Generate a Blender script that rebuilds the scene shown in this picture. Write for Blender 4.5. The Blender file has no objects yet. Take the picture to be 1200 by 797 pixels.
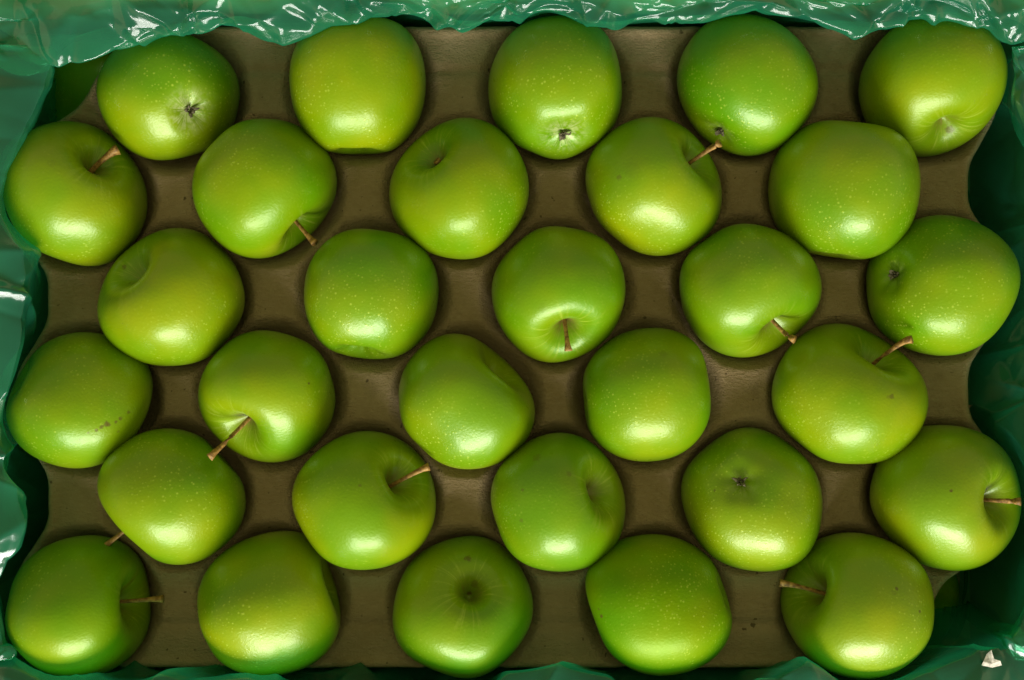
import bpy, math, random
import numpy as np
from mathutils import Vector, Matrix

random.seed(7); rng = np.random.default_rng(7)
scene = bpy.context.scene
C = scene.collection

# ------------------------------------------------------------------ camera
ZC, FPX = 0.658, 1250.0                       # camera height (m), focal length in photo pixels
cam = bpy.data.cameras.new('camera'); cam_o = bpy.data.objects.new('camera', cam); C.objects.link(cam_o)
cam.sensor_width = 36.0; cam.lens = 36.0*FPX/1200.0
cam.clip_start = 0.01; cam.clip_end = 100
cam_o.location = (0, 0, ZC)
scene.camera = cam_o

# ------------------------------------------------------------------ world and lamps
w = bpy.data.worlds.new('World'); scene.world = w; w.use_nodes = True
bg = w.node_tree.nodes['Background']; bg.inputs[0].default_value = (1.0, 0.96, 0.46, 1); bg.inputs[1].default_value = 0.47

def lamp(name, loc, target, sx, sy, power, col):
    l = bpy.data.lights.new(name, 'AREA'); l.shape = 'RECTANGLE'; l.size = sx; l.size_y = sy
    l.energy = power; l.color = col
    o = bpy.data.objects.new(name, l); C.objects.link(o); o.location = loc
    o.rotation_euler = (Vector(target)-Vector(loc)).to_track_quat('-Z', 'Y').to_euler()
    return o
lamp('window_light', (0.10, -1.85, 1.00), (0, 0, 0.1), 1.75, 0.78, 92, (1.0, 0.975, 0.90))

vs = scene.view_settings
vs.view_transform = 'Standard'; vs.look = 'None'; vs.exposure = 0.0; vs.gamma = 1.0
scene.cycles.use_denoising = True
scene.cycles.max_bounces = 10; scene.cycles.transparent_max_bounces = 16
scene.cycles.sample_clamp_indirect = 6

# ------------------------------------------------------------------ helpers
def unproj(px, py, z):
    s = (ZC-z)/FPX
    return np.array([(px-600.0)*s, (398.5-py)*s, z])
def proj(P):
    s = FPX/(ZC-P[..., 2])
    return 600.0+P[..., 0]*s, 398.5-P[..., 1]*s
def mesh_np(name, V, F, smooth=True):
    me = bpy.data.meshes.new(name); me.from_pydata([tuple(v) for v in V], [], F); me.update()
    if smooth: me.polygons.foreach_set('use_smooth', [True]*len(me.polygons))
    return me
def obj(name, me, mat=None, parent=None):
    o = bpy.data.objects.new(name, me); C.objects.link(o)
    if mat is not None: o.data.materials.append(mat)
    if parent is not None: o.parent = parent
    return o
def empty(name, loc):
    o = bpy.data.objects.new(name, None); C.objects.link(o); o.location = loc; o.empty_display_size = 0.02
    return o
def tag(o, label, cat, group=None):
    o['label'] = label; o['category'] = cat
    if group: o['group'] = group
def vnoise2(x, y, seed):
    """smooth value noise, vectorised"""
    r = np.random.default_rng(seed).random((64, 64))
    xi = np.floor(x).astype(int); yi = np.floor(y).astype(int); fx = x-xi; fy = y-yi
    fx = fx*fx*(3-2*fx); fy = fy*fy*(3-2*fy)
    g = lambda a, b: r[a % 64, b % 64]
    return (g(xi, yi)*(1-fx)+g(xi+1, yi)*fx)*(1-fy)+(g(xi, yi+1)*(1-fx)+g(xi+1, yi+1)*fx)*fy-0.5

class NT:
    """tiny node-tree helper"""
    def __init__(s, name):
        s.m = bpy.data.materials.new(name); s.m.use_nodes = True; s.t = s.m.node_tree; s.t.nodes.clear()
        s.out = s.n('ShaderNodeOutputMaterial')
    def n(s, ty, **kw):
        nd = s.t.nodes.new(ty)
        for k, v in kw.items():
            if k.startswith('i_'):
                key = k[2:].replace('_', ' ')
                nd.inputs[key].default_value = v
            else: setattr(nd, k, v)
        return nd
    def l(s, a, b): s.t.links.new(a, b)
    def math(s, op, a, b=None, c=None, clamp=False):
        nd = s.t.nodes.new('ShaderNodeMath'); nd.operation = op; nd.use_clamp = clamp
        for i, v in enumerate((a, b, c)):
            if v is None: continue
            if isinstance(v, (int, float)): nd.inputs[i].default_value = v
            else: s.l(v, nd.inputs[i])
        return nd.outputs[0]
    def ramp01(s, v, lo, hi):          # smoothstep lo->hi
        nd = s.t.nodes.new('ShaderNodeMapRange'); nd.interpolation_type = 'SMOOTHSTEP'
        s.l(v, nd.inputs[0]); nd.inputs[1].default_value = lo; nd.inputs[2].default_value = hi
        return nd.outputs[0]
    def mix(s, fac, a, b, blend='MIX'):
        nd = s.t.nodes.new('ShaderNodeMix'); nd.data_type = 'RGBA'; nd.blend_type = blend
        if isinstance(fac, (int, float)): nd.inputs[0].default_value = fac
        else: s.l(fac, nd.inputs[0])
        for i, v in ((6, a), (7, b)):
            if isinstance(v, tuple): nd.inputs[i].default_value = (*v, 1) if len(v) == 3 else v
            else: s.l(v, nd.inputs[i])
        return nd.outputs[2]
    def noise(s, vec, scale, detail=3, rough=0.5):
        nd = s.n('ShaderNodeTexNoise'); nd.inputs['Scale'].default_value = scale
        nd.inputs['Detail'].default_value = detail; nd.inputs['Roughness'].default_value = rough
        if vec is not None: s.l(vec, nd.inputs['Vector'])
        return nd.outputs['Fac']

# ------------------------------------------------------------------ materials
def apple_material(seed, hue, blem_shade, fuzz=0.25, wax=0.75):
    """hue: -1 fresh green .. +1 yellow; blem: list of (local point, radius, strength)"""
    T = NT('apple_skin'); tc = T.n('ShaderNodeTexCoord'); P = tc.outputs['Object']
    off = T.n('ShaderNodeVectorMath', operation='ADD'); T.l(P, off.inputs[0]); off.inputs[1].default_value = (seed*1.37, seed*0.71, seed*0.33)
    Q = off.outputs[0]
    sep = T.n('ShaderNodeSeparateXYZ'); T.l(P, sep.inputs[0])
    x, y, z = sep.outputs
    rho = T.math('SQRT', T.math('ADD', T.math('MULTIPLY', x, x), T.math('MULTIPLY', y, y)))
    inv = T.math('DIVIDE', 1.0, T.math('MAXIMUM', rho, 0.0005))
    cmb = T.n('ShaderNodeCombineXYZ'); T.l(T.math('MULTIPLY', x, inv), cmb.inputs[0]); T.l(T.math('MULTIPLY', y, inv), cmb.inputs[1]); T.l(T.math('MULTIPLY', z, 14.0), cmb.inputs[2])
    # base colour: broad patches
    n1 = T.noise(Q, 24, 2, 0.5)
    h = T.math('ADD', T.math('MULTIPLY', T.ramp01(n1, 0.28, 0.74), 0.75), hue*0.5+0.10)
    h = T.math('MINIMUM', T.math('MAXIMUM', h, 0.0), 1.0)
    col = T.mix(h, APPLE_GREEN, APPLE_YELLOW)
    n2 = T.noise(Q, 70, 4, 0.6)
    col = T.mix(T.math('MULTIPLY', T.ramp01(n2, 0.35, 0.75), 0.22), col, (0.105, 0.25, 0.004))
    # fine radial streaks, strongest round the stem
    st = T.noise(cmb.outputs[0], 9.0, 4, 0.65)
    near = T.math('MULTIPLY', T.ramp01(rho, 0.026, 0.008), T.math('GREATER_THAN', z, 0.0))
    col = T.mix(T.math('MULTIPLY', T.math('MULTIPLY', T.ramp01(st, 0.50, 0.68), 0.58), near), col, (0.34, 0.42, 0.05))
    # russet in the stem cavity
    rus = T.math('MULTIPLY', T.math('MULTIPLY', T.ramp01(rho, 0.0095, 0.002), T.math('GREATER_THAN', z, 0.0)), T.ramp01(T.math('ADD', st, n2), 0.75, 1.2))
    col = T.mix(T.math('MULTIPLY', rus, 0.9), col, (0.13, 0.085, 0.02))
    # pale fuzz in the calyx basin
    fz = T.noise(Q, 330, 3, 0.6)
    cal = T.math('MULTIPLY', T.math('MULTIPLY', T.ramp01(rho, 0.0155 if fuzz > 0.5 else 0.0105, 0.002), T.math('LESS_THAN', z, 0.0)), T.ramp01(fz, 0.32, 0.62))
    col = T.mix(T.math('MULTIPLY', T.math('MULTIPLY', cal, T.ramp01(st, 0.36, 0.56)), fuzz), col, (0.40, 0.44, 0.20))
    # lenticels
    vo = T.n('ShaderNodeTexVoronoi'); vo.inputs['Scale'].default_value = 640; T.l(Q, vo.inputs['Vector'])
    sc = T.n('ShaderNodeSeparateColor'); T.l(vo.outputs['Color'], sc.inputs[0])
    dots = T.math('MULTIPLY', T.ramp01(T.math('DIVIDE', vo.outputs['Distance'], T.math('ADD', 0.45, sc.outputs[1])), 0.38, 0.12), T.ramp01(sc.outputs[0], 0.10, 0.9))
    dotdens = T.ramp01(T.noise(Q, 30, 2), 0.3, 0.6)
    dots = T.math('MULTIPLY', dots, T.math('ADD', T.math('MULTIPLY', dotdens, 0.8), 0.1))
    dots = T.math('MULTIPLY', dots, T.math('ADD', T.math('MULTIPLY', T.ramp01(z, 0.022, -0.018), 0.75), 0.25))
    col = T.mix(T.math('MULTIPLY', dots, 0.55), col, (0.42, 0.52, 0.06))
    # blemishes with a shape of their own, and shade painted into F3's stem hole
    wob = T.n('ShaderNodeTexNoise'); wob.inputs['Scale'].default_value = 900; wob.inputs['Detail'].default_value = 3; T.l(Q, wob.inputs['Vector'])
    for (bp, br, bs) in blem_shade:
        d = T.n('ShaderNodeVectorMath', operation='DISTANCE'); T.l(P, d.inputs[0]); d.inputs[1].default_value = tuple(bp)
        dd = T.math('DIVIDE', d.outputs['Value'], br)
        dd = T.math('ADD', dd, T.math('MULTIPLY', T.math('SUBTRACT', wob.outputs['Fac'], 0.5), 1.5))
        msk = T.ramp01(dd, 1.0, 0.45)
        col = T.mix(T.math('MULTIPLY', msk, bs), col, (0.085, 0.055, 0.012))
    b = T.n('ShaderNodeBsdfPrincipled'); T.l(col, b.inputs['Base Color'])
    b.inputs['IOR'].default_value = 1.5
    b.inputs['Specular Tint'].default_value = (0.48, 0.90, 0.03, 1)
    b.inputs['Coat Weight'].default_value = wax; b.inputs['Coat IOR'].default_value = 1.45
    rg = T.math('ADD', T.math('MULTIPLY', T.noise(Q, 260, 3), 0.12), APPLE_ROUGH)
    T.l(rg, b.inputs['Coat Roughness']); b.inputs['Roughness'].default_value = 0.45
    # orange-peel relief
    bm1 = T.noise(Q, 760, 1, 0.5); bm2 = T.noise(Q, 55, 1, 0.5)
    hgt = T.math('ADD', T.math('MULTIPLY', bm1, 0.16), T.math('ADD', T.math('MULTIPLY', bm2, 1.3), T.math('MULTIPLY', dots, 0.12)))
    bu = T.n('ShaderNodeBump'); bu.inputs['Strength'].default_value = 0.6; bu.inputs['Distance'].default_value = 0.0008
    T.l(hgt, bu.inputs['Height']); T.l(bu.outputs[0], b.inputs['Normal']); T.l(bu.outputs[0], b.inputs['Coat Normal'])
    T.l(b.outputs[0], T.out.inputs[0])
    return T.m
APPLE_GREEN = (0.072, 0.210, 0.0001)
APPLE_YELLOW = (0.208, 0.262, 0.0001)
APPLE_ROUGH = 0.235

def stem_material():
    T = NT('stem_wood'); tc = T.n('ShaderNodeTexCoord'); mp = T.n('ShaderNodeMapping'); T.l(tc.outputs['Object'], mp.inputs[0])
    n = T.noise(tc.outputs['Object'], 420, 4, 0.65)
    col = T.mix(T.ramp01(n, 0.35, 0.65), (0.13, 0.060, 0.010), (0.36, 0.20, 0.045))
    b = T.n('ShaderNodeBsdfPrincipled'); T.l(col, b.inputs['Base Color']); b.inputs['Roughness'].default_value = 0.6
    bu = T.n('ShaderNodeBump'); bu.inputs['Strength'].default_value = 0.7; bu.inputs['Distance'].default_value = 0.0005
    T.l(n, bu.inputs['Height']); T.l(bu.outputs[0], b.inputs['Normal']); T.l(b.outputs[0], T.out.inputs[0])
    return T.m
def plain(name, col, rough):
    T = NT(name); tc = T.n('ShaderNodeTexCoord'); n = T.noise(tc.outputs['Object'], 600, 4, 0.6)
    c = T.mix(T.ramp01(n, 0.3, 0.7), tuple(v*0.6 for v in col), tuple(min(1, v*1.3) for v in col))
    b = T.n('ShaderNodeBsdfPrincipled'); T.l(c, b.inputs['Base Color']); b.inputs['Roughness'].default_value = rough
    T.l(b.outputs[0], T.out.inputs[0]); return T.m
M_STEM = stem_material()
M_SEPAL = plain('dried_sepal', (0.10, 0.085, 0.045), 0.85)
M_PAPER = plain('paper', (0.46, 0.43, 0.38), 0.9)

def pulp_material():
    T = NT('moulded_pulp'); tc = T.n('ShaderNodeTexCoord'); P = tc.outputs['Object']
    mp = T.n('ShaderNodeMapping'); T.l(P, mp.inputs[0]); mp.inputs['Scale'].default_value = (1, 2.4, 1)
    n1 = T.noise(P, 14, 3, 0.6); n2 = T.noise(mp.outputs[0], 260, 5, 0.7); n3 = T.noise(P, 900, 3, 0.7)
    col = T.mix(T.ramp01(n1, 0.3, 0.7), (0.315, 0.220, 0.115), (0.420, 0.308, 0.180))
    col = T.mix(T.math('MULTIPLY', T.ramp01(n2, 0.4, 0.75), 0.35), col, (0.50, 0.385, 0.25))
    col = T.mix(T.math('MULTIPLY', T.ramp01(n3, 0.62, 0.75), 0.35), col, (0.56, 0.46, 0.35))
    col = T.mix(T.math('MULTIPLY', T.ramp01(T.noise(P, 210, 2), 0.70, 0.76), 0.7), col, (0.045, 0.03, 0.012))
    stn = T.noise(P, 60, 4, 0.7)
    col = T.mix(T.math('MULTIPLY', T.ramp01(stn, 0.55, 0.72), 0.3), col, (0.15, 0.10, 0.05))
    b = T.n('ShaderNodeBsdfPrincipled'); T.l(col, b.inputs['Base Color']); b.inputs['Roughness'].default_value = 0.92
    b.inputs['Specular IOR Level'].default_value = 0.12
    bu = T.n('ShaderNodeBump'); bu.inputs['Strength'].default_value = 1.0; bu.inputs['Distance'].default_value = 0.0018
    T.l(T.math('ADD', n2, T.math('MULTIPLY', n3, 0.6)), bu.inputs['Height']); T.l(bu.outputs[0], b.inputs['Normal'])
    T.l(b.outputs[0], T.out.inputs[0]); return T.m
M_PULP = pulp_material()

def film_material():
    T = NT('green_film'); tc = T.n('ShaderNodeTexCoord'); P = tc.outputs['Object']
    n = T.noise(P, 30, 3, 0.5)
    tr = T.n('ShaderNodeBsdfTransparent'); T.l(T.mix(n, (0.24, 0.68, 0.46), (0.40, 0.80, 0.62)), tr.inputs[0])
    df = T.n('ShaderNodeBsdfDiffuse'); df.inputs[0].default_value = (0.05, 0.54, 0.32, 1)
    tl = T.n('ShaderNodeBsdfTranslucent'); tl.inputs[0].default_value = (0.045, 0.50, 0.29, 1)
    m0 = T.n('ShaderNodeMixShader'); m0.inputs[0].default_value = 0.5; T.l(df.outputs[0], m0.inputs[1]); T.l(tl.outputs[0], m0.inputs[2])
    m1 = T.n('ShaderNodeMixShader'); T.l(T.math('ADD', T.math('MULTIPLY', n, 0.22), 0.13), m1.inputs[0]); T.l(tr.outputs[0], m1.inputs[1]); T.l(m0.outputs[0], m1.inputs[2])
    fine = T.noise(P, 120, 2, 0.5)
    bu = T.n('ShaderNodeBump'); bu.inputs['Strength'].default_value = 0.12; bu.inputs['Distance'].default_value = 0.001; T.l(fine, bu.inputs['Height'])
    gl = T.n('ShaderNodeBsdfGlossy'); gl.inputs['Roughness'].default_value = 0.14; T.l(bu.outputs[0], gl.inputs['Normal'])
    fr = T.n('ShaderNodeFresnel'); fr.inputs['IOR'].default_value = 1.45; T.l(bu.outputs[0], fr.inputs['Normal'])
    m2 = T.n('ShaderNodeMixShader'); T.l(T.math('MINIMUM', fr.outputs[0], 0.13), m2.inputs[0]); T.l(m1.outputs[0], m2.inputs[1]); T.l(gl.outputs[0], m2.inputs[2])
    T.l(m2.outputs[0], T.out.inputs[0]); return T.m
M_FILM = film_material()

def card_material():
    T = NT('corrugated_card'); tc = T.n('ShaderNodeTexCoord'); P = tc.outputs['Object']
    n = T.noise(P, 40, 4, 0.6); n2 = T.noise(P, 700, 3, 0.6)
    col = T.mix(n, (0.36, 0.25, 0.14), (0.50, 0.37, 0.22)); col = T.mix(T.math('MULTIPLY', n2, 0.3), col, (0.30, 0.20, 0.10))
    b = T.n('ShaderNodeBsdfPrincipled'); T.l(col, b.inputs['Base Color']); b.inputs['Roughness'].default_value = 0.8
    T.l(b.outputs[0], T.out.inputs[0]); return T.m
M_CARD = card_material()

# ------------------------------------------------------------------ apple table (photo bounding boxes and the end that shows)
# id, x0,x1,y0,y1, end, dirx, diry(down), tilt, stem tip px, hue, height ratio, blemishes and hole shade[(px,py,r_mm,strength)], label
AP = [
 ('A1',113,281, 33,188,'c', 20, 16, 23,None, .0,.92,[], 'green apple with star-like brown calyx facing up, at the tray corner under crinkled glossy film'),
 ('A2',339,499, 16,181,'c',  0, 72, 80,None, .5,.95,[], 'bright green apple tucked against the glossy film, a lipped hollow low on its flank'),
 ('A3',572,729, 18,187,'c',  7, 45, 46,None,-.1,.98,[], 'green apple by the glossy film with a pale basin and dark ragged calyx'),
 ('A4',793,959, 16,183,'c',-31, 50, 60,None,-.3,.94,[], 'green apple beside the glossy film, its calyx close to the stem tip of a neighbour'),
 ('A5',1006,1181,14,184,'s', 19, 54, 54,None, .5,.88,[(1113,152,1.9,.85)], 'yellow-green apple in the tray corner with a small dark stemless hollow'),
 ('B1',  1,173,142,312,'s', 20,-30, 46,(138,175),.5,.86,[(60,190,2.0,.12)], 'green apple with a stout brown stem in a deep hollow, by a cut tray corner'),
 ('B2',225,395,139,303,'s', 42, 47, 70,(369,285),.0,.9,[], 'green apple whose short stem pokes out over bare tray from a creased hollow'),
 ('B3',456,620,138,304,'s',-36,-47, 58,None,.1,.9,[], 'green apple with a lopsided crease leading to a tiny dark stem stub'),
 ('B4',686,846,137,300,'s', 52,-37, 68,(843,168),.5,.92,[(725,210,1.3,.45),(742,196,4.5,.10)], 'olive green apple with a reddish stem reaching toward a calyx next to it'),
 ('B5',900,1079,141,304,'s', 10,-60, 98,None,.1,.88,[], 'smooth broad green apple with neither stem nor calyx showing, near the glossy film'),
 ('C1',114,287,267,429,'s',-52,-35, 62,None,.5,.9,[(147,314,1.2,.7)], 'yellow-green apple with a sharp shoulder crease and no stem, by the notched tray edge'),
 ('C2',356,514,268,421,'c',-10, 60, 76,None,-.1,.92,[], 'green apple with a shallow lipped basin low on its flank, in mid-tray'),
 ('C3',576,733,265,425,'s',  7, 33, 45,(666,411),.0,.92,[(636,362,2.5,.10)], 'green apple in mid-tray with a slim stem standing in a bright-rimmed hollow'),
 ('C4',796,963,262,419,'s', 33, 47, 69,(931,398),-.2,.92,[], 'green apple whose stem end lies in a shadowed hollow beside a gap of bare tray'),
 ('C5',1015,1196,252,417,'c',-50,-13, 46,None,-.2,.88,[(1163,318,.7,.2)], 'broad green apple by the film with a small calyx and dense pale speckles'),
 ('D1',  7,179,389,549,'s', 50, 20, 97,None,.0,.9,[(104,510,.7,.6),(111,506,.8,.8),(117,502,1.0,.8),(123,498,1.2,.9),(129,495,.9,.8),(136,492,.8,.7),(143,489,.9,.7),(151,485,.9,.6),(95,516,.8,.5),(138,505,.7,.4)], 'green apple by the film with a thin brown scratch across its shine'),
 ('D2',232,393,387,542,'s',-30, 33, 55,(245,536),.1,.9,[(362,450,.6,.9)], 'green apple with a long stem lying across the apple next to it'),
 ('D3',467,627,391,550,'s', 48,-45, 74,None,.3,.92,[], 'pear-shouldered green apple, its stemless hollow seen only as a dark side dent'),
 ('D4',683,833,384,541,'s', 60,-6, 97,None,-.1,.95,[(778,416,2.0,.2)], 'blocky straight-sided green apple with neither stem nor calyx showing, in mid-tray'),
 ('D5',904,1088,379,544,'s', 44,-51, 68,(1068,398),.4,.88,[(1046,463,1.3,.6),(1043,466,1.0,.3)], 'large yellow-green apple with a notched shoulder, upright brown stem and one tan pit'),
 ('E1',114,288,502,662,'s',-55, 45, 98,(120,642),.1,.9,[], 'green apple whose stem sticks out from beneath toward a neighbouring shoulder'),
 ('E2',342,511,505,668,'s', 37,-24, 50,(503,547),.4,.9,[(422,568,.8,.45)], 'green apple with a long golden stem slanting from a wide hollow over bare tray'),
 ('E3',575,733,507,670,'s', 46,-16, 52,None,.1,.92,[(628,537,2.2,.35),(668,556,1.3,.4),(613,576,.8,.5),(612,612,1.0,.4)], 'green apple with a stemless streaked hollow and several small brown blemishes'),
 ('E4',798,964,501,670,'c',-11,-18, 18,None,.2,.9,[(837,575,.6,.6)], 'green apple standing on its stem end, small crumpled calyx nearly on top'),
 ('E5',1019,1197,498,669,'s', 57,  2, 58,(1196,588),.6,.9,[(1114,576,.7,.9)], 'yellow-green apple with a stem pointing straight at the film and a black speck'),
 ('F1',  6,177,627,795,'s', 60, -5, 64,(191,702),.1,.92,[], 'green apple in the tray corner, a dark-tipped stem pointing across bare tray'),
 ('F2',231,399,622,793,'s', 70,-27, 80,None,.3,.95,[], 'lopsided green apple with a beaded shine at the tray rim and a dented side'),
 ('F3',460,625,628,795,'s',  8,-19, 20,None,-.1,.88,[(548,654,1.7,.75),(557,683,2.2,.5),(550,697,1.3,.95)], 'green apple with an empty dark stem hole on top and a round brown spot'),  # last mark paints the shade inside the stem hole
 ('F4',686,858,626,792,'s',-60, 14, 96,None,-.3,.9,[(704,722,1.0,.8),(702,714,.6,.6)], 'dull plain green apple at the tray rim with a dark nick on one side'),
 ('F5',914,1095,624,796,'s',-53,-18, 58,(914,683),.6,.9,[(1050,692,.8,.8),(1048,693,1.4,.2),(1078,718,.7,.8)], 'large yellow-green apple with a thin stem lying in a broad side hollow and two specks'),
]

# ------------------------------------------------------------------ tray geometry
Z_CUP = 0.0765          # top surface at the bottom of a cup
Z_TOP = 0.1040          # plateau between the cups
R_CUP = 0.0402
CUPS = np.array([unproj((a[1]+a[2])/2, (a[3]+a[4])/2, 0.113)[:2] for a in AP])
TX0, TX1, TY0, TY1 = -0.2420, 0.2380, -0.1710, 0.1635
def smin(a, b, k):
    h = np.clip(0.5+0.5*(b-a)/k, 0, 1)
    return b*(1-h)+a*h-k*h*(1-h)
def tray_sdf(X, Y, cups):
    d = np.maximum(np.maximum(TX0-X, X-TX1), np.maximum(TY0-Y, Y-TY1))
    # cut corners where the outer row steps in
    sgn = 1.0 if cups is CUPS else -1.0
    Xs = X*sgn
    smax = lambda p, q: -smin(-p, -q, 0.022)
    d = smax(d, (-(Xs+0.2321)*0.737+(Y-0.1154)*0.676))
    d = smax(d, ((Xs-0.2307)*0.748-(Y+0.1212)*0.664))
    for c in cups:
        cd = np.hypot(X-c[0], Y-c[1])-0.0395
        d = smin(d, cd, 0.013)
    return np.maximum(d, np.maximum(TY0-Y, Y-TY1))
def tray_height(X, Y, cups):
    z = np.full(X.shape, Z_TOP); bead = np.zeros(X.shape)
    for c in cups:
        r = np.hypot(X-c[0], Y-c[1])
        rr = np.minimum(r, R_CUP*0.88)
        zc = Z_CUP+R_CUP-np.sqrt(R_CUP**2-rr**2)+np.maximum(r-R_CUP*0.88, 0)*1.7
        z = smin(z, zc, 0.0060)
        bead = np.maximum(bead, np.exp(-((r-0.0412)/0.0016)**2))
    return z+0.0008*bead*np.clip((z-0.096)/0.004, 0, 1)
def build_tray(name, cups, dz, step):
    xs = np.arange(-0.275, 0.2751, step); ys = np.arange(-0.180, 0.1801, step)
    X, Y = np.meshgrid(xs, ys, indexing='ij')
    S = tray_sdf(X, Y, cups)
    ins = S <= 0
    cell = ins[:-1, :-1] | ins[1:, :-1] | ins[:-1, 1:] | ins[1:, 1:]
    # snap outside vertices on to the outline
    for _ in range(3):
        e = 0.0004
        S0 = tray_sdf(X, Y, cups); gx = (tray_sdf(X+e, Y, cups)-S0)/e; gy = (tray_sdf(X, Y+e, cups)-S0)/e
        g = np.maximum(np.hypot(gx, gy), 0.3)
        m = (S0 > 0)
        X = np.where(m, X-S0*gx/g**2, X); Y = np.where(m, Y-S0*gy/g**2, Y)
    S = np.minimum(tray_sdf(X, Y, cups), 0)
    Z = tray_height(X, Y, cups)
    # rolled rim, plateau dish and hand-moulded unevenness
    edge = np.clip(1+S/0.007, 0, 1)
    Z = Z+0.0022*np.exp(-((S+0.0035)/0.0022)**2)-0.0030*np.clip(1+S/0.0022, 0, 1)**2
    Z = Z+0.0016*vnoise2(X*45+9, Y*45+3, 1)+0.0008*vnoise2(X*130, Y*130, 2)
    Z = Z-0.0020*np.exp(-((Y-(TY1-0.0235))/0.0022)**2)*(Z > 0.096)-0.0020*np.exp(-((Y-(TY0+0.0235))/0.0022)**2)*(Z > 0.096)
    idx = -np.ones(X.shape, int)
    used = np.zeros(X.shape, bool)
    used[:-1, :-1] |= cell; used[1:, :-1] |= cell; used[:-1, 1:] |= cell; used[1:, 1:] |= cell
    idx[used] = np.arange(used.sum())
    V = np.stack([X[used], Y[used], Z[used]+dz], 1)
    ii, jj = np.nonzero(cell)
    F = np.stack([idx[ii, jj], idx[ii+1, jj], idx[ii+1, jj+1], idx[ii, jj+1]], 1).tolist()
    me = mesh_np(name, V, F)
    o = obj(name, me, M_PULP)
    md = o.modifiers.new('thickness', 'SOLIDIFY'); md.thickness = 0.0022; md.offset = -1
    return o
tray = build_tray('fruit_tray', CUPS, 0.0, 0.0017)
tag(tray, 'brown moulded pulp tray with scalloped ends, holding thirty green apples', 'tray')
LOW = -0.064
CUPS_M = CUPS*np.array([-1.0, 1.0])
tray2 = build_tray('fruit_tray', CUPS_M, LOW, 0.004)
tag(tray2, 'lower pulp tray in shadow beneath the full tray, at the cut corners', 'tray')

# ------------------------------------------------------------------ apples
NT_, NP_ = 84, 96
def apple_unit(r, hr, lob):
    """unit apple: width about 2, stem at +z"""
    t = np.linspace(0, math.pi, NT_+1)[1:-1]; ph = np.linspace(0, 2*math.pi, NP_, endpoint=False)
    Tt, Ph = np.meshgrid(t, ph, indexing='ij')
    p = 2.0/2.22
    s, c = np.sin(Tt), np.cos(Tt)
    ro = s**p; zz = np.sign(c)*np.abs(c)**p
    def shape(ro, zz, Ph):
        up = (zz+1)/2
        z = hr*zz
        z = z-np.where(zz > 0, r['sd']*1.32*np.exp(-(ro/r['sw'])**1.45), 0)*1.0
        z = z+np.where(zz < 0, r['cd']*np.exp(-(ro/r['cw'])**2)*(1+0.08*np.cos(5*Ph+r['p5'])*np.clip(ro/0.2, 0, 1)), 0)
        taper = 1+r['tp']*(zz*0.5+0.30*(1-zz**2))
        lobes = 1+(0.012+0.03*(1-up)**2)*lob*np.cos(5*Ph+r['p5'])+0.020*np.cos(2*Ph+r['p2'])+0.016*np.cos(3*Ph+r['p3'])
        rr = ro*taper*lobes
        x, y = rr*np.cos(Ph), rr*np.sin(Ph)
        # lopsided shoulders
        z = z+np.where(zz > 0, 1, 0.5)*r['sh']*(x*math.cos(r['pa'])+y*math.sin(r['pa']))*np.abs(zz)**0.7
        z = z+0.018*np.cos(3*Ph+r['p2'])*ro*np.clip(zz, 0, 1)
        x = x+r['lean']*zz*np.cos(r['p3']); y = y+r['lean']*zz*np.sin(r['p3'])
        return np.stack([x, y, z], -1)
    V = shape(ro, zz, Ph).reshape(-1, 3)
    top = shape(np.array([0.0]), np.array([1.0]), np.array([0.0])); bot = shape(np.array([0.0]), np.array([-1.0]), np.array([0.0]))
    return np.concatenate([V, top, bot], 0)
def apple_faces():
    F = []; n = NT_-1
    for i in range(n-1):
        for j in range(NP_):
            k = (j+1) % NP_
            F.append((i*NP_+j, (i+1)*NP_+j, (i+1)*NP_+k, i*NP_+k))
    a, b = n*NP_, n*NP_+1
    for j in range(NP_):
        k = (j+1) % NP_
        F.append((a, j, k)); F.append((b, (n-1)*NP_+k, (n-1)*NP_+j))
    return F
AF = apple_faces()

def tube(path, rad, sides=10):
    P = [Vector(p) for p in path]; V = []; F = []
    for i, p in enumerate(P):
        d = (P[min(i+1, len(P)-1)]-P[max(i-1, 0)]).normalized()
        a = d.orthogonal().normalized(); b = d.cross(a)
        for k in range(sides):
            an = 2*math.pi*k/sides; rr = rad[i]*(1+0.12*math.sin(3*an+i*0.7))
            V.append(p+(a*math.cos(an)+b*math.sin(an))*rr)
    for i in range(len(P)-1):
        for k in range(sides):
            l = (k+1) % sides
            F.append((i*sides+k, i*sides+l, (i+1)*sides+l, (i+1)*sides+k))
    F.append(tuple(range(sides))[::-1]); F.append(tuple((len(P)-1)*sides+k for k in range(sides)))
    return V, F

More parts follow.
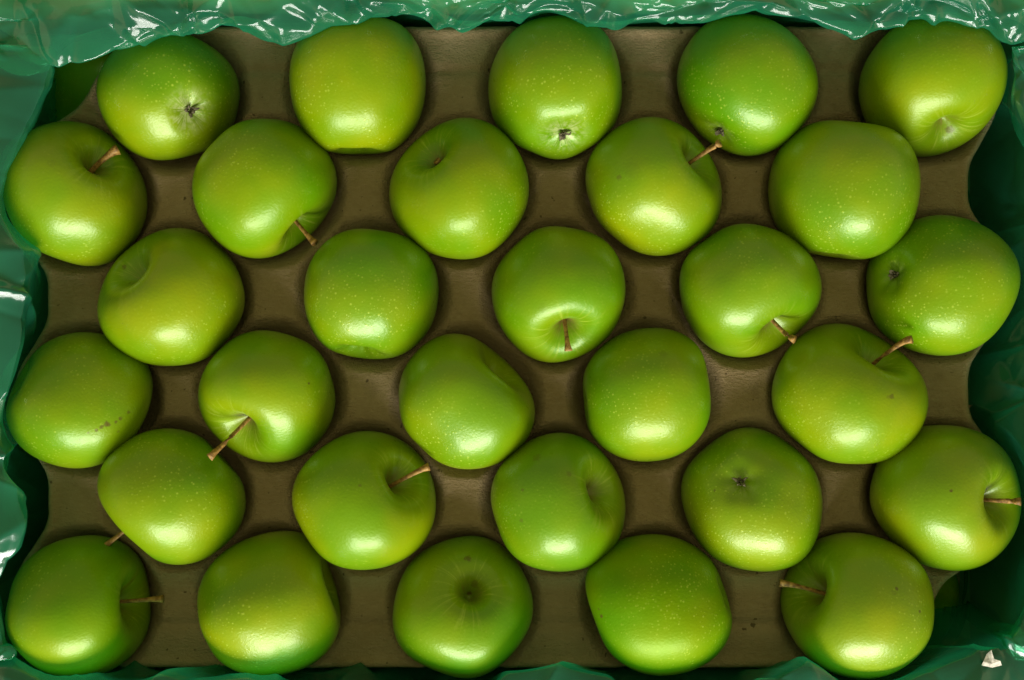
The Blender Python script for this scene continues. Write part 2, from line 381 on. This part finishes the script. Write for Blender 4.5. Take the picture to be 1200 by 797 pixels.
def sepals(rr):
    """dried calyx in the apple frame: origin at the basin floor, opening along -z"""
    V = []; F = []
    def add(vs, fs):
        o = len(V); V.extend(vs); F.extend([tuple(o+i for i in f) for f in fs])
    for k in range(5):
        an = 2*math.pi*k/5+rr.uniform(-.5, .5); L = rr.uniform(0.0022, 0.0046); wd = rr.uniform(0.0008, 0.0015)
        ca, sa = math.cos(an), math.sin(an); up = rr.uniform(0.0012, 0.0030)
        prof = [(0.0008, 0, wd*0.8), (L*0.4, up*0.8, wd), (L*0.75, up*1.15, wd*0.6), (L, up*rr.uniform(.5, 1.2), wd*0.15)]
        vs = []
        for (q, h, ww) in prof:
            for s in (-1, 0, 1):
                vs.append((q*ca-sa*ww*s, q*sa+ca*ww*s, -(h+(0.0004 if s == 0 else 0))))
        fs = []
        for i in range(3):
            for j in range(2):
                fs.append((i*3+j, i*3+j+1, (i+1)*3+j+1, (i+1)*3+j))
        add(vs, fs)
    for k in range(9):                                   # withered stamens
        an = rr.uniform(0, 6.28); q = rr.uniform(0.0003, 0.0014)
        v, f = tube([(q*math.cos(an), q*math.sin(an), 0.0006), (q*1.3*math.cos(an), q*1.3*math.sin(an), -0.0014), (q*1.9*math.cos(an+.3), q*1.9*math.sin(an+.3), -0.0026)], [0.0003, 0.00025, 0.0002], 5)
        add(v, f)
    return V, F

apples_world = []           # (centre, radius) for draping the film
def make_apple(row, zfloor, seed, lower=False):
    (aid, x0, x1, y0, y1, end, dx, dy, tilt, tip, hue, hr, blem_shade, label) = row
    rr = random.Random(seed*31+5)
    r = dict(sd=rr.uniform(.30, .38), sw=rr.uniform(.23, .30), cd=rr.uniform(.13, .19), cw=rr.uniform(.22, .30), tp=rr.uniform(.02, .08),
             p5=rr.uniform(0, 6.28), p2=rr.uniform(0, 6.28), p3=rr.uniform(0, 6.28), sh=rr.uniform(.03, .09), pa=rr.uniform(0, 6.28), lean=rr.uniform(0, .05))
    r.update(EXTRA.get(aid, {}))
    U = apple_unit(r, hr, rr.uniform(.5, 1.1))
    cpx, cpy = (x0+x1)/2, (y0+y1)/2
    c = unproj(cpx, cpy, zfloor+0.036)
    v = Vector((-c[0], -c[1], ZC-c[2])).normalized()
    e = Vector((dx, -dy, 0)).normalized(); e = (e-v*e.dot(v)).normalized()
    ax = v*math.cos(math.radians(tilt))+e*math.sin(math.radians(tilt))
    if end == 'c': ax = -ax
    R = ax.to_track_quat('Z', 'Y').to_matrix() @ Matrix.Rotation(rr.uniform(0, 6.28) if 'spin' not in r else r['spin'], 3, 'Z')
    Rn = np.array(R)
    W0 = U @ Rn.T
    s = 0.036; st = np.array([1.0, 1.0, 1.0])
    for _ in range(6):
        W = W0*s*st
        c[2] = zfloor-W[:, 2].min()
        px, py = proj(W+c)
        kw = (x1-x0)/(px.max()-px.min()); kh = (y1-y0)/(py.max()-py.min())
        s *= math.sqrt(kw*kh); q = math.sqrt(kw/kh)
        st[0] = np.clip(st[0]*q, .90, 1.11); st[1] = np.clip(st[1]/q, .90, 1.11)
        sc = (ZC-c[2])/FPX
        c[0] += ((x0+x1)-(px.max()+px.min()))/2*sc; c[1] -= ((y0+y1)-(py.max()+py.min()))/2*sc
    W = W0*s*st; c[2] = zfloor-W[:, 2].min()
    G = W+c
    apples_world.append((c.copy(), float(s)))
    L = W @ Rn                                   # back in the apple's own frame
    t = empty('apple', (c[0], c[1], zfloor))
    tag(t, label, 'apple', 'apples in the upper tray' if not lower else 'apples in the lower tray')
    off = Vector((0, 0, c[2]-zfloor))
    # blemishes and hole shade: photo pixel to the nearest skin point that faces the camera
    bl = []
    px, py = proj(G)
    for (bx, by, br, bs) in blem_shade:
        d = np.hypot(px-bx, py-by)-G[:, 2]*200
        k = int(d.argmin()); bl.append((L[k], br*0.00135, bs))
    body = obj('body', mesh_np('apple_body', L, AF), apple_material(seed, hue, bl, {'A1': .85, 'A3': .8, 'A2': 0, 'C2': 0}.get(aid, .25), {'F4': .12, 'F1': .5, 'B2': .55}.get(aid, rr.uniform(.6, .85))), t)
    body.matrix_local = Matrix.Translation(off) @ R.to_4x4()
    # stem
    pole = Vector(G[-2]); axw = Vector(ax)
    if not lower and (tip is not None or aid in STUBS):
        base = pole-axw*0.002
        if tip is not None:
            ray = (Vector(unproj(tip[0], tip[1], 0.0))-Vector((0, 0, ZC))).normalized(); o = Vector((0, 0, ZC))-base
            Ls = max(0.0165, math.sqrt(max(o.dot(o)-o.dot(ray)**2, 0))*1.08)
            bq = o.dot(ray); dd = bq*bq-(o.dot(o)-Ls*Ls)
            cand = [base+o+ray*(-bq+sg*math.sqrt(max(dd, 0))) for sg in (-1, 1)]
            tipw = max(cand, key=lambda q: (q-base).normalized().dot(axw))
        else:
            tipw = base+axw*STUBS[aid]+Vector((rr.uniform(-1, 1), rr.uniform(-1, 1), 0))*0.001
        ln = (tipw-base).length; dirn = (tipw-base)/max(ln, 1e-6)
        pts = []
        for i in range(9):
            f = i/8; pts.append(base+axw*ln*f*(1-f)*0.75*(1 if tip else 0)+(tipw-base)*(f))
        rad = [0.0010, .0009, .00085, .00088, .00095, .0011, .0013, .0016, .0018]
        rad = [x*r.get('stw', 1.15) for x in rad]
        inv = (Matrix.Translation(Vector((c[0], c[1], zfloor)))).inverted()
        v_, f_ = tube([inv @ p for p in pts], rad, 10)
        so = obj('stem', mesh_np('stem', v_, f_), M_STEM, t)
    # calyx
    if not lower and (end == 'c' and tilt < 63):
        v_, f_ = sepals(rr)
        co = obj('calyx', mesh_np('calyx', v_, f_, False), M_SEPAL, t)
        pb = Vector(L[-1])
        co.matrix_local = Matrix.Translation(off) @ R.to_4x4() @ Matrix.Translation(pb)
    return t

STUBS = {'B3': 0.007}
EXTRA = {
 'C3': dict(sd=.34, sw=.27, sl=.022), 'B1': dict(sd=.32, sw=.24, sl=.022, stw=1.55), 'F1': dict(sd=.40, sw=.30, sl=.024), 'E5': dict(sd=.38, sw=.26, sl=.021),
 'F5': dict(sd=.40, sw=.30, sl=.021), 'E2': dict(sd=.36, sw=.27, sl=.023), 'D5': dict(sd=.38, sw=.28, sl=.023), 'D2': dict(sd=.36, sw=.30, sl=.026),
 'B4': dict(sd=.36, sw=.27, sl=.021), 'F3': dict(sd=.40, sw=.19), 'E1': dict(sl=.026), 'C4': dict(sd=.36, sw=.28), 'B2': dict(sd=.36, sw=.27),
 'F2': dict(sd=.42, sw=.32, sh=.12), 'D3': dict(sd=.40, sw=.30), 'A3': dict(cd=.13, cw=.28), 'A1': dict(cd=.14, cw=.26), 'E4': dict(cd=.14, cw=.26),
 'C2': dict(cd=.28, cw=.30), 'A2': dict(cd=.28, cw=.30), 'C5': dict(cd=.14, cw=.24), 'A5': dict(sd=.26, sw=.24), 'B3': dict(sd=.30, sw=.24),
}
for i, row in enumerate(AP):
    make_apple(row, Z_CUP+0.0004, i+1)
make_apple(('L1', 58, 205, 32, 180, 's', 10, 5, 60, None, .6, .9, [], 'shadowed green apple glimpsed below the cut tray corner beside the glossy film'), Z_CUP+LOW+0.0006, 51, True)
make_apple(('L2', 978, 1124, 628, 776, 's', 10, 5, 60, None, .6, .9, [], 'shadowed green apple glimpsed below the cut tray corner near the white paper scrap'), Z_CUP+LOW+0.0006, 52, True)

# ------------------------------------------------------------------ cardboard box
WX0, WX1, WY0, WY1 = -0.281, 0.281, -0.183, 0.1705      # inner faces
TH, HB = 0.005, 0.146
def box_mesh(name, x0, x1, y0, y1, z0, z1):
    V = [(x, y, z) for x in (x0, x1) for y in (y0, y1) for z in (z0, z1)]
    F = [(0, 1, 3, 2), (4, 6, 7, 5), (0, 4, 5, 1), (2, 3, 7, 6), (0, 2, 6, 4), (1, 5, 7, 3)]
    return mesh_np(name, V, F, False)
carton = empty('cardboard_box', (0, 0, 0))
tag(carton, 'open brown cardboard box whose wall shows through the green film', 'box')
for nm, a in (('end_panel', (WX0-TH, WX0, WY0, WY1)), ('end_panel', (WX1, WX1+TH, WY0, WY1)),
              ('side_panel', (WX0-TH, WX1+TH, WY1, WY1+TH)), ('side_panel', (WX0-TH, WX1+TH, WY0-TH, WY0))):
    p = obj(nm, box_mesh(nm, *a, 0.0, HB), M_CARD, carton)
    b = p.modifiers.new('bevel', 'BEVEL'); b.width = 0.0012; b.segments = 2
obj('bottom_panel', box_mesh('bottom_panel', WX0+.0005, WX1-.0005, WY0+.0005, WY1-.0005, 0.0004, 0.0044), M_CARD, carton)


# ------------------------------------------------------------------ green plastic liner
FX0, FX1, FY0, FY1 = WX0+0.0012, WX1-0.0012, WY0+0.0012, WY1-0.0012
RC = 0.028
def perimeter(n):
    """points and inward normals round the inside of the box, starting at the north-west corner going east"""
    segs = []
    lx, ly = FX1-FX0-2*RC, FY1-FY0-2*RC; q = RC*math.pi/2
    L = 2*lx+2*ly+4*q; out = []
    for i in range(n):
        s = L*i/n
        if s < lx: out.append((FX0+RC+s, FY1, 0, -1)); continue
        s -= lx
        if s < q: a = math.pi/2-s/RC; out.append((FX1-RC+RC*math.cos(a), FY1-RC+RC*math.sin(a), -math.cos(a), -math.sin(a))); continue
        s -= q
        if s < ly: out.append((FX1, FY1-RC-s, -1, 0)); continue
        s -= ly
        if s < q: a = -s/RC; out.append((FX1-RC+RC*math.cos(a), FY0+RC+RC*math.sin(a), -math.cos(a), -math.sin(a))); continue
        s -= q
        if s < lx: out.append((FX1-RC-s, FY0, 0, 1)); continue
        s -= lx
        if s < q: a = -math.pi/2-s/RC; out.append((FX0+RC+RC*math.cos(a), FY0+RC+RC*math.sin(a), -math.cos(a), -math.sin(a))); continue
        s -= q
        if s < ly: out.append((FX0, FY0+RC+s, 1, 0)); continue
        s -= ly
        a = math.pi-s/RC; out.append((FX0+RC+RC*math.cos(a), FY1-RC+RC*math.sin(a), -math.cos(a), -math.sin(a)))
    return np.array(out), L
NU = 1700
PR, PL = perimeter(NU)
bx, by, nx, ny = PR.T
ZL = 0.147
sL = (ZC-ZL)/FPX
# lip of the loose film, as it falls over the rim: photo polylines turned into metres on the rim's plane
north = np.array([(-60,74),(0,75),(40,78),(85,80),(112,66),(133,57),(180,38),(222,30),(267,22),(310,44),(333,43),(367,30),(400,24),(450,17),(470,13),(500,26),(535,38),(560,36),(590,24),(640,13),(700,30),(722,38),(760,22),(820,14),(850,14),(890,8),(940,20),(985,34),(1015,38),(1060,22),(1100,10),(1140,25),(1180,32),(1260,34)], float)
west = np.array([(40,70),(85,55),(130,38),(200,3),(250,-5),(300,8),(340,20),(400,22),(450,12),(480,2),(520,5),(560,14),(620,22),(650,12),(690,0),(760,3),(797,25),(850,40)], float)
east = np.array([(0,1185),(60,1176),(110,1188),(150,1205),(200,1220),(260,1224),(330,1216),(410,1220),(450,1224),(500,1214),(600,1214),(650,1216),(690,1210),(740,1200),(797,1180),(850,1160)], float)
south = np.array([(-120,.030),(0,.020),(60,.010),(130,.012),(200,.018),(290,.016),(330,.007),(560,.006),(590,.022),(650,.026),(720,.020),(740,.006),(860,.006),(885,.022),(960,.025),(1010,.016),(1060,.018),(1120,.028),(1300,.045)], float)
wN = np.clip(-ny, 0, 1)**2; wS = np.clip(ny, 0, 1)**2; wW = np.clip(nx, 0, 1)**2; wE = np.clip(-nx, 0, 1)**2
pxr, pyr = 600+bx/sL, 398.5-by/sL
aN = FY1-(398.5-np.interp(pxr, north[:, 0], north[:, 1]))*sL
aS = np.interp(pxr, south[:, 0], south[:, 1])
aW = (np.interp(pyr, west[:, 0], west[:, 1])-600)*sL-FX0
aE = FX1-(np.interp(pyr, east[:, 0], east[:, 1])-600)*sL
amp = aN*wN+aS*wS+aW*wW+aE*wE
ker = np.exp(-0.5*(np.arange(-6, 7)/2.4)**2); ker /= ker.sum()
amp = np.convolve(np.concatenate([amp[-6:], amp, amp[:6]]), ker, 'valid')
# profile of the film from the rim inward and down: (share of the lip's reach, height, arch)
PROF = np.array([(.00,.1500,0),(.13,.1512,.5),(.28,.1512,.9),(.44,.1505,1),(.60,.1496,.8),(.76,.1486,.5),(.90,.1474,.2),(1.0,.1462,0),(.97,.1440,0),
                 (.86,.1395,0),(.72,.1340,0),(.57,.1275,0),(.43,.1200,0),(.32,.1120,0),(.25,.1030,0),(.19,.0920,0),(.15,.0780,0),(.11,.0580,0),(.08,.0350,0),(.06,.0060,0)])
NSR = 118
pk = np.arange(len(PROF)); tq = np.concatenate([np.linspace(0, 9, 58)[:-1], np.linspace(9, len(PROF)-1, NSR-57)])
Bz = np.interp(tq, pk, PROF[:, 0]); zs_in = np.interp(tq, pk, PROF[:, 1]); hump = np.interp(tq, pk, PROF[:, 2])
k5 = np.ones(3)/3
sm = lambda v: np.concatenate([v[:1], np.convolve(v, k5, 'valid'), v[-1:]])
Bz, zs_in, hump = sm(Bz), sm(zs_in), sm(hump)
nzr = np.clip(np.interp(tq, [0, 3, 6, 8, 20], [1, 1, .6, .1, 0]), 0, 1); ndr = np.sqrt(1-nzr**2)
srow = np.concatenate([[0], np.cumsum(np.hypot(np.diff(Bz)*0.025, np.diff(zs_in)))])
Uu, Zz = np.meshgrid(np.arange(NU)*PL/NU, 0.165-srow, indexing='ij')      # Zz: height if the sheet were hung straight
# away from the glossy side the sheet slopes from the rim to the tray's edge
tt_ = np.linspace(0, 0.05, 101)
St = tray_sdf(bx[:, None]+nx[:, None]*tt_, by[:, None]+ny[:, None]*tt_, CUPS)
dt = np.where((St < 0).any(1), tt_[np.argmax(St < 0, 1)], 0.05)
gapp = 0.0045+0.004*vnoise2(np.arange(NU)*PL/NU*25, np.zeros(NU)+.5, 31)
def near_px(px, py, rad):
    p = unproj(px, py, .1); return np.exp(-((bx-p[0])**2+(by-p[1])**2)/rad**2)
gapp = gapp+0.024*near_px(0, 580, .03)+0.022*near_px(1190, 215, .03)+0.026*near_px(1200, 700, .045)+0.016*near_px(0, 110, .04)
dt = np.clip(dt-gapp, 0.002, 0.036)
kw_ = np.exp(-0.5*(np.arange(-20, 21)/8.0)**2); kw_ /= kw_.sum()
dt = np.convolve(np.concatenate([dt[-20:], dt, dt[:20]]), kw_, 'valid')
fl = np.interp(zs_in, [.006, .100, .118, .134, .142, .16], [0, 0, .45, .85, 1, 1])*np.interp(tq, [0, 7, 30], [0, 1, 1])   # share of the lip
fl = np.where(tq < 7, Bz, fl)
fd = np.where(tq < 7, 0, np.interp(zs_in, [.006, .03, .055, .085, .100, .118, .134, .142], [.35, .7, 1, 1, 1, .5, .12, 0]))
under = np.where(tq < 7, 0, np.interp(zs_in, [.006, .035, .055, .07, .1], [0, .008, .015, .009, 0]))
D = wN[:, None]*amp[:, None]*Bz[None, :]+(1-wN)[:, None]*(amp[:, None]*fl[None, :]+dt[:, None]*fd[None, :]+under[None, :]*np.clip(1-1.3*near_px(1200, 710, .07)-1.3*near_px(0, 110, .06), 0, 1)[:, None])
E = np.zeros_like(D)
# creases: cusped ridges and valleys in many directions
def crease(D, u0, z0, th, ln, wd, a):
    du = (Uu-u0+PL/2) % PL-PL/2; dz = Zz-z0
    tt = -du*math.sin(th)+dz*math.cos(th); qq = du*math.cos(th)+dz*math.sin(th)
    D += a*np.exp(-np.sqrt(tt*tt+0.0004**2)/wd)*np.exp(-(qq/ln)**2)
fr = np.random.default_rng(21)
for k in range(34):                                     # broad planes of folded sheet
    crease(E, fr.uniform(0, PL), fr.uniform(0.02, 0.165), fr.choice([-1, 1])*fr.uniform(0.4, 1.4), fr.uniform(.03, .08), fr.uniform(.010, .024), fr.choice([-1, 1])*fr.uniform(.004, .009))
for k in range(60):                                    # long, mostly falling folds
    crease(E, fr.uniform(0, PL), fr.uniform(0.03, 0.165), fr.choice([-1, 1])*fr.uniform(0.5, 1.55), fr.uniform(.02, .06), fr.uniform(.003, .010), fr.choice([-1, 1], p=[.4, .6])*fr.uniform(.0012, .0040))
for k in range(190):                                    # short sharp crinkles near the rim
    crease(E, (fr.uniform(-.06, FX1-FX0) if k % 5 else fr.uniform(0, PL)), fr.uniform(0.125, 0.168), fr.uniform(-1.57, 1.57), fr.uniform(.005, .022), fr.uniform(.0009, .0030), fr.choice([-1, 1])*fr.uniform(.0006, .0022))
for k in range(130):                                    # the loose glossy side is the most crumpled
    crease(E, fr.uniform(-.05, FX1-FX0), fr.uniform(0.130, 0.166), fr.choice([-1, 1])*fr.uniform(.1, 1.5), fr.uniform(.010, .034), fr.uniform(.0018, .0060), fr.choice([-1, 1])*fr.uniform(.0015, .0045))
for k in range(90):                                     # pleats down the other sides
    crease(E, fr.uniform(FX1-FX0-.03, PL), fr.uniform(0.05, 0.15), fr.choice([-1, 1])*fr.uniform(.7, 1.5), fr.uniform(.03, .08), fr.uniform(.003, .010), fr.choice([-1, 1])*fr.uniform(.002, .0060))
E += 0.003*vnoise2(Uu*16, Zz*20+5, 5)
E *= np.clip(np.arange(NSR)/6.0, 0, 1)[None, :]
def bulge(px, py, z, ru, rz, a):
    p = unproj(px, py, z); k = np.argmin((bx-p[0])**2+(by-p[1])**2); u0 = k*PL/NU
    du = (Uu-u0+PL/2) % PL-PL/2
    return a*np.exp(-(du/ru)**2-((zs_in[None, :]-z)/rz)**2)
D = np.maximum(D+E*ndr[None, :], 0.0006)
Zo = zs_in[None, :]+E*nzr[None, :]+hump[None, :]*np.clip(amp[:, None]/0.03, 0, 1)*0.006*wN[:, None]+0*Uu
Zo = np.where((tq < 6.3)[None, :], np.maximum(Zo, .1452), Zo)
# drape over what is in the way
Xf = bx[:, None]+nx[:, None]*D; Yf = by[:, None]+ny[:, None]*D
for (c, r) in apples_world:
    rad = r*1.06+0.0012
    h2 = rad**2-(Zo-c[2])**2
    hr = np.sqrt(np.maximum(h2, 0))
    # distance along the inward normal at which this vertex would enter the apple
    ox = bx[:, None]-c[0]; oy = by[:, None]-c[1]
    b_ = ox*nx[:, None]+oy*ny[:, None]; q_ = ox**2+oy**2-hr**2
    disc = b_**2-q_
    tin = -b_-np.sqrt(np.maximum(disc, 0))
    hit = (h2 > 0) & (disc > 0) & (tin > 0)
    D = np.where(hit, np.minimum(D, np.maximum(tin, 0.0004)), D)
for zlo, zhi, cups in ((0.070, 0.107, CUPS), (0.0, 0.045, CUPS_M)):
    m = (Zo > zlo) & (Zo < zhi)
    for _ in range(8):
        S = tray_sdf(bx[:, None]+nx[:, None]*D, by[:, None]+ny[:, None]*D, cups)
        D = np.where(m & (S < 0.002), np.maximum(D-(0.002-S), 0.0004), D)
Xf = bx[:, None]+nx[:, None]*D; Yf = by[:, None]+ny[:, None]*D
# over the rim and down the outside, and a little way across the floor
def ring(d, z): return np.stack([bx-nx*d, by-ny*d, np.full(NU, z)], -1)
rows = []
ow = 0.0012+TH+0.0025
wav = 0.004*vnoise2(np.arange(NU)*PL/NU*30, np.zeros(NU), 9)
for (d, z) in ((ow+.006, .075), (ow+.004, .100), (ow+.002, .125), (ow, .140), (ow-.001, .1475), (ow-.004, .1495), (.003, .1500)):
    q = ring(d, z); q[:, 0] -= nx*wav*(d > .007); q[:, 1] -= ny*wav*(d > .007); q[:, 2] += wav*0.4*(z < .145)
    rows.append(q)
G = np.stack([Xf, Yf, Zo], -1)
allr = np.concatenate([np.stack(rows, 1), G, ring(-0.012, .0052)[:, None, :], ring(-0.04, .0050)[:, None, :]], 1)
NR = allr.shape[1]
I, J = np.meshgrid(np.arange(NU), np.arange(NR-1), indexing='ij'); I2 = (I+1) % NU
FF = np.stack([I*NR+J, I2*NR+J, I2*NR+J+1, I*NR+J+1], -1).reshape(-1, 4).tolist()
film = obj('plastic_liner', mesh_np('plastic_liner', allr.reshape(-1, 3), FF), M_FILM)
tag(film, 'crinkled translucent green plastic film lining the box and folded over its rim', 'plastic liner')

# ------------------------------------------------------------------ paper scrap on the film
fp = allr.reshape(-1, 3); qx, qy = proj(fp)
k = int((np.hypot(qx-1160, qy-772)-fp[:, 2]*120).argmin())
sp = fp[k]
sc_o = [(-.0040, -.0035), (.0006, -.0038), (.0052, -.0046), (.0045, -.0010), (.0018, .0005), (.0006, .0062), (-.0012, .0020), (-.0030, -.0010)]
V = [(x, y, 0.0010*math.sin(900*x)+0.0012*(i % 2)) for i, (x, y) in enumerate(sc_o)]+[(0.0004, -0.0012, 0.0022)]
scrap = obj('paper_scrap', mesh_np('paper_scrap', V, [(i, (i+1) % 8, 8) for i in range(8)], False), M_PAPER)
md = scrap.modifiers.new('thickness', 'SOLIDIFY'); md.thickness = 0.0003
scrap.location = unproj(1160, 772, sp[2]+0.003); scrap.rotation_euler = (0.35, -0.3, 0.1)
tag(scrap, 'tiny torn white paper scrap lying on the green film in the box corner', 'paper scrap')
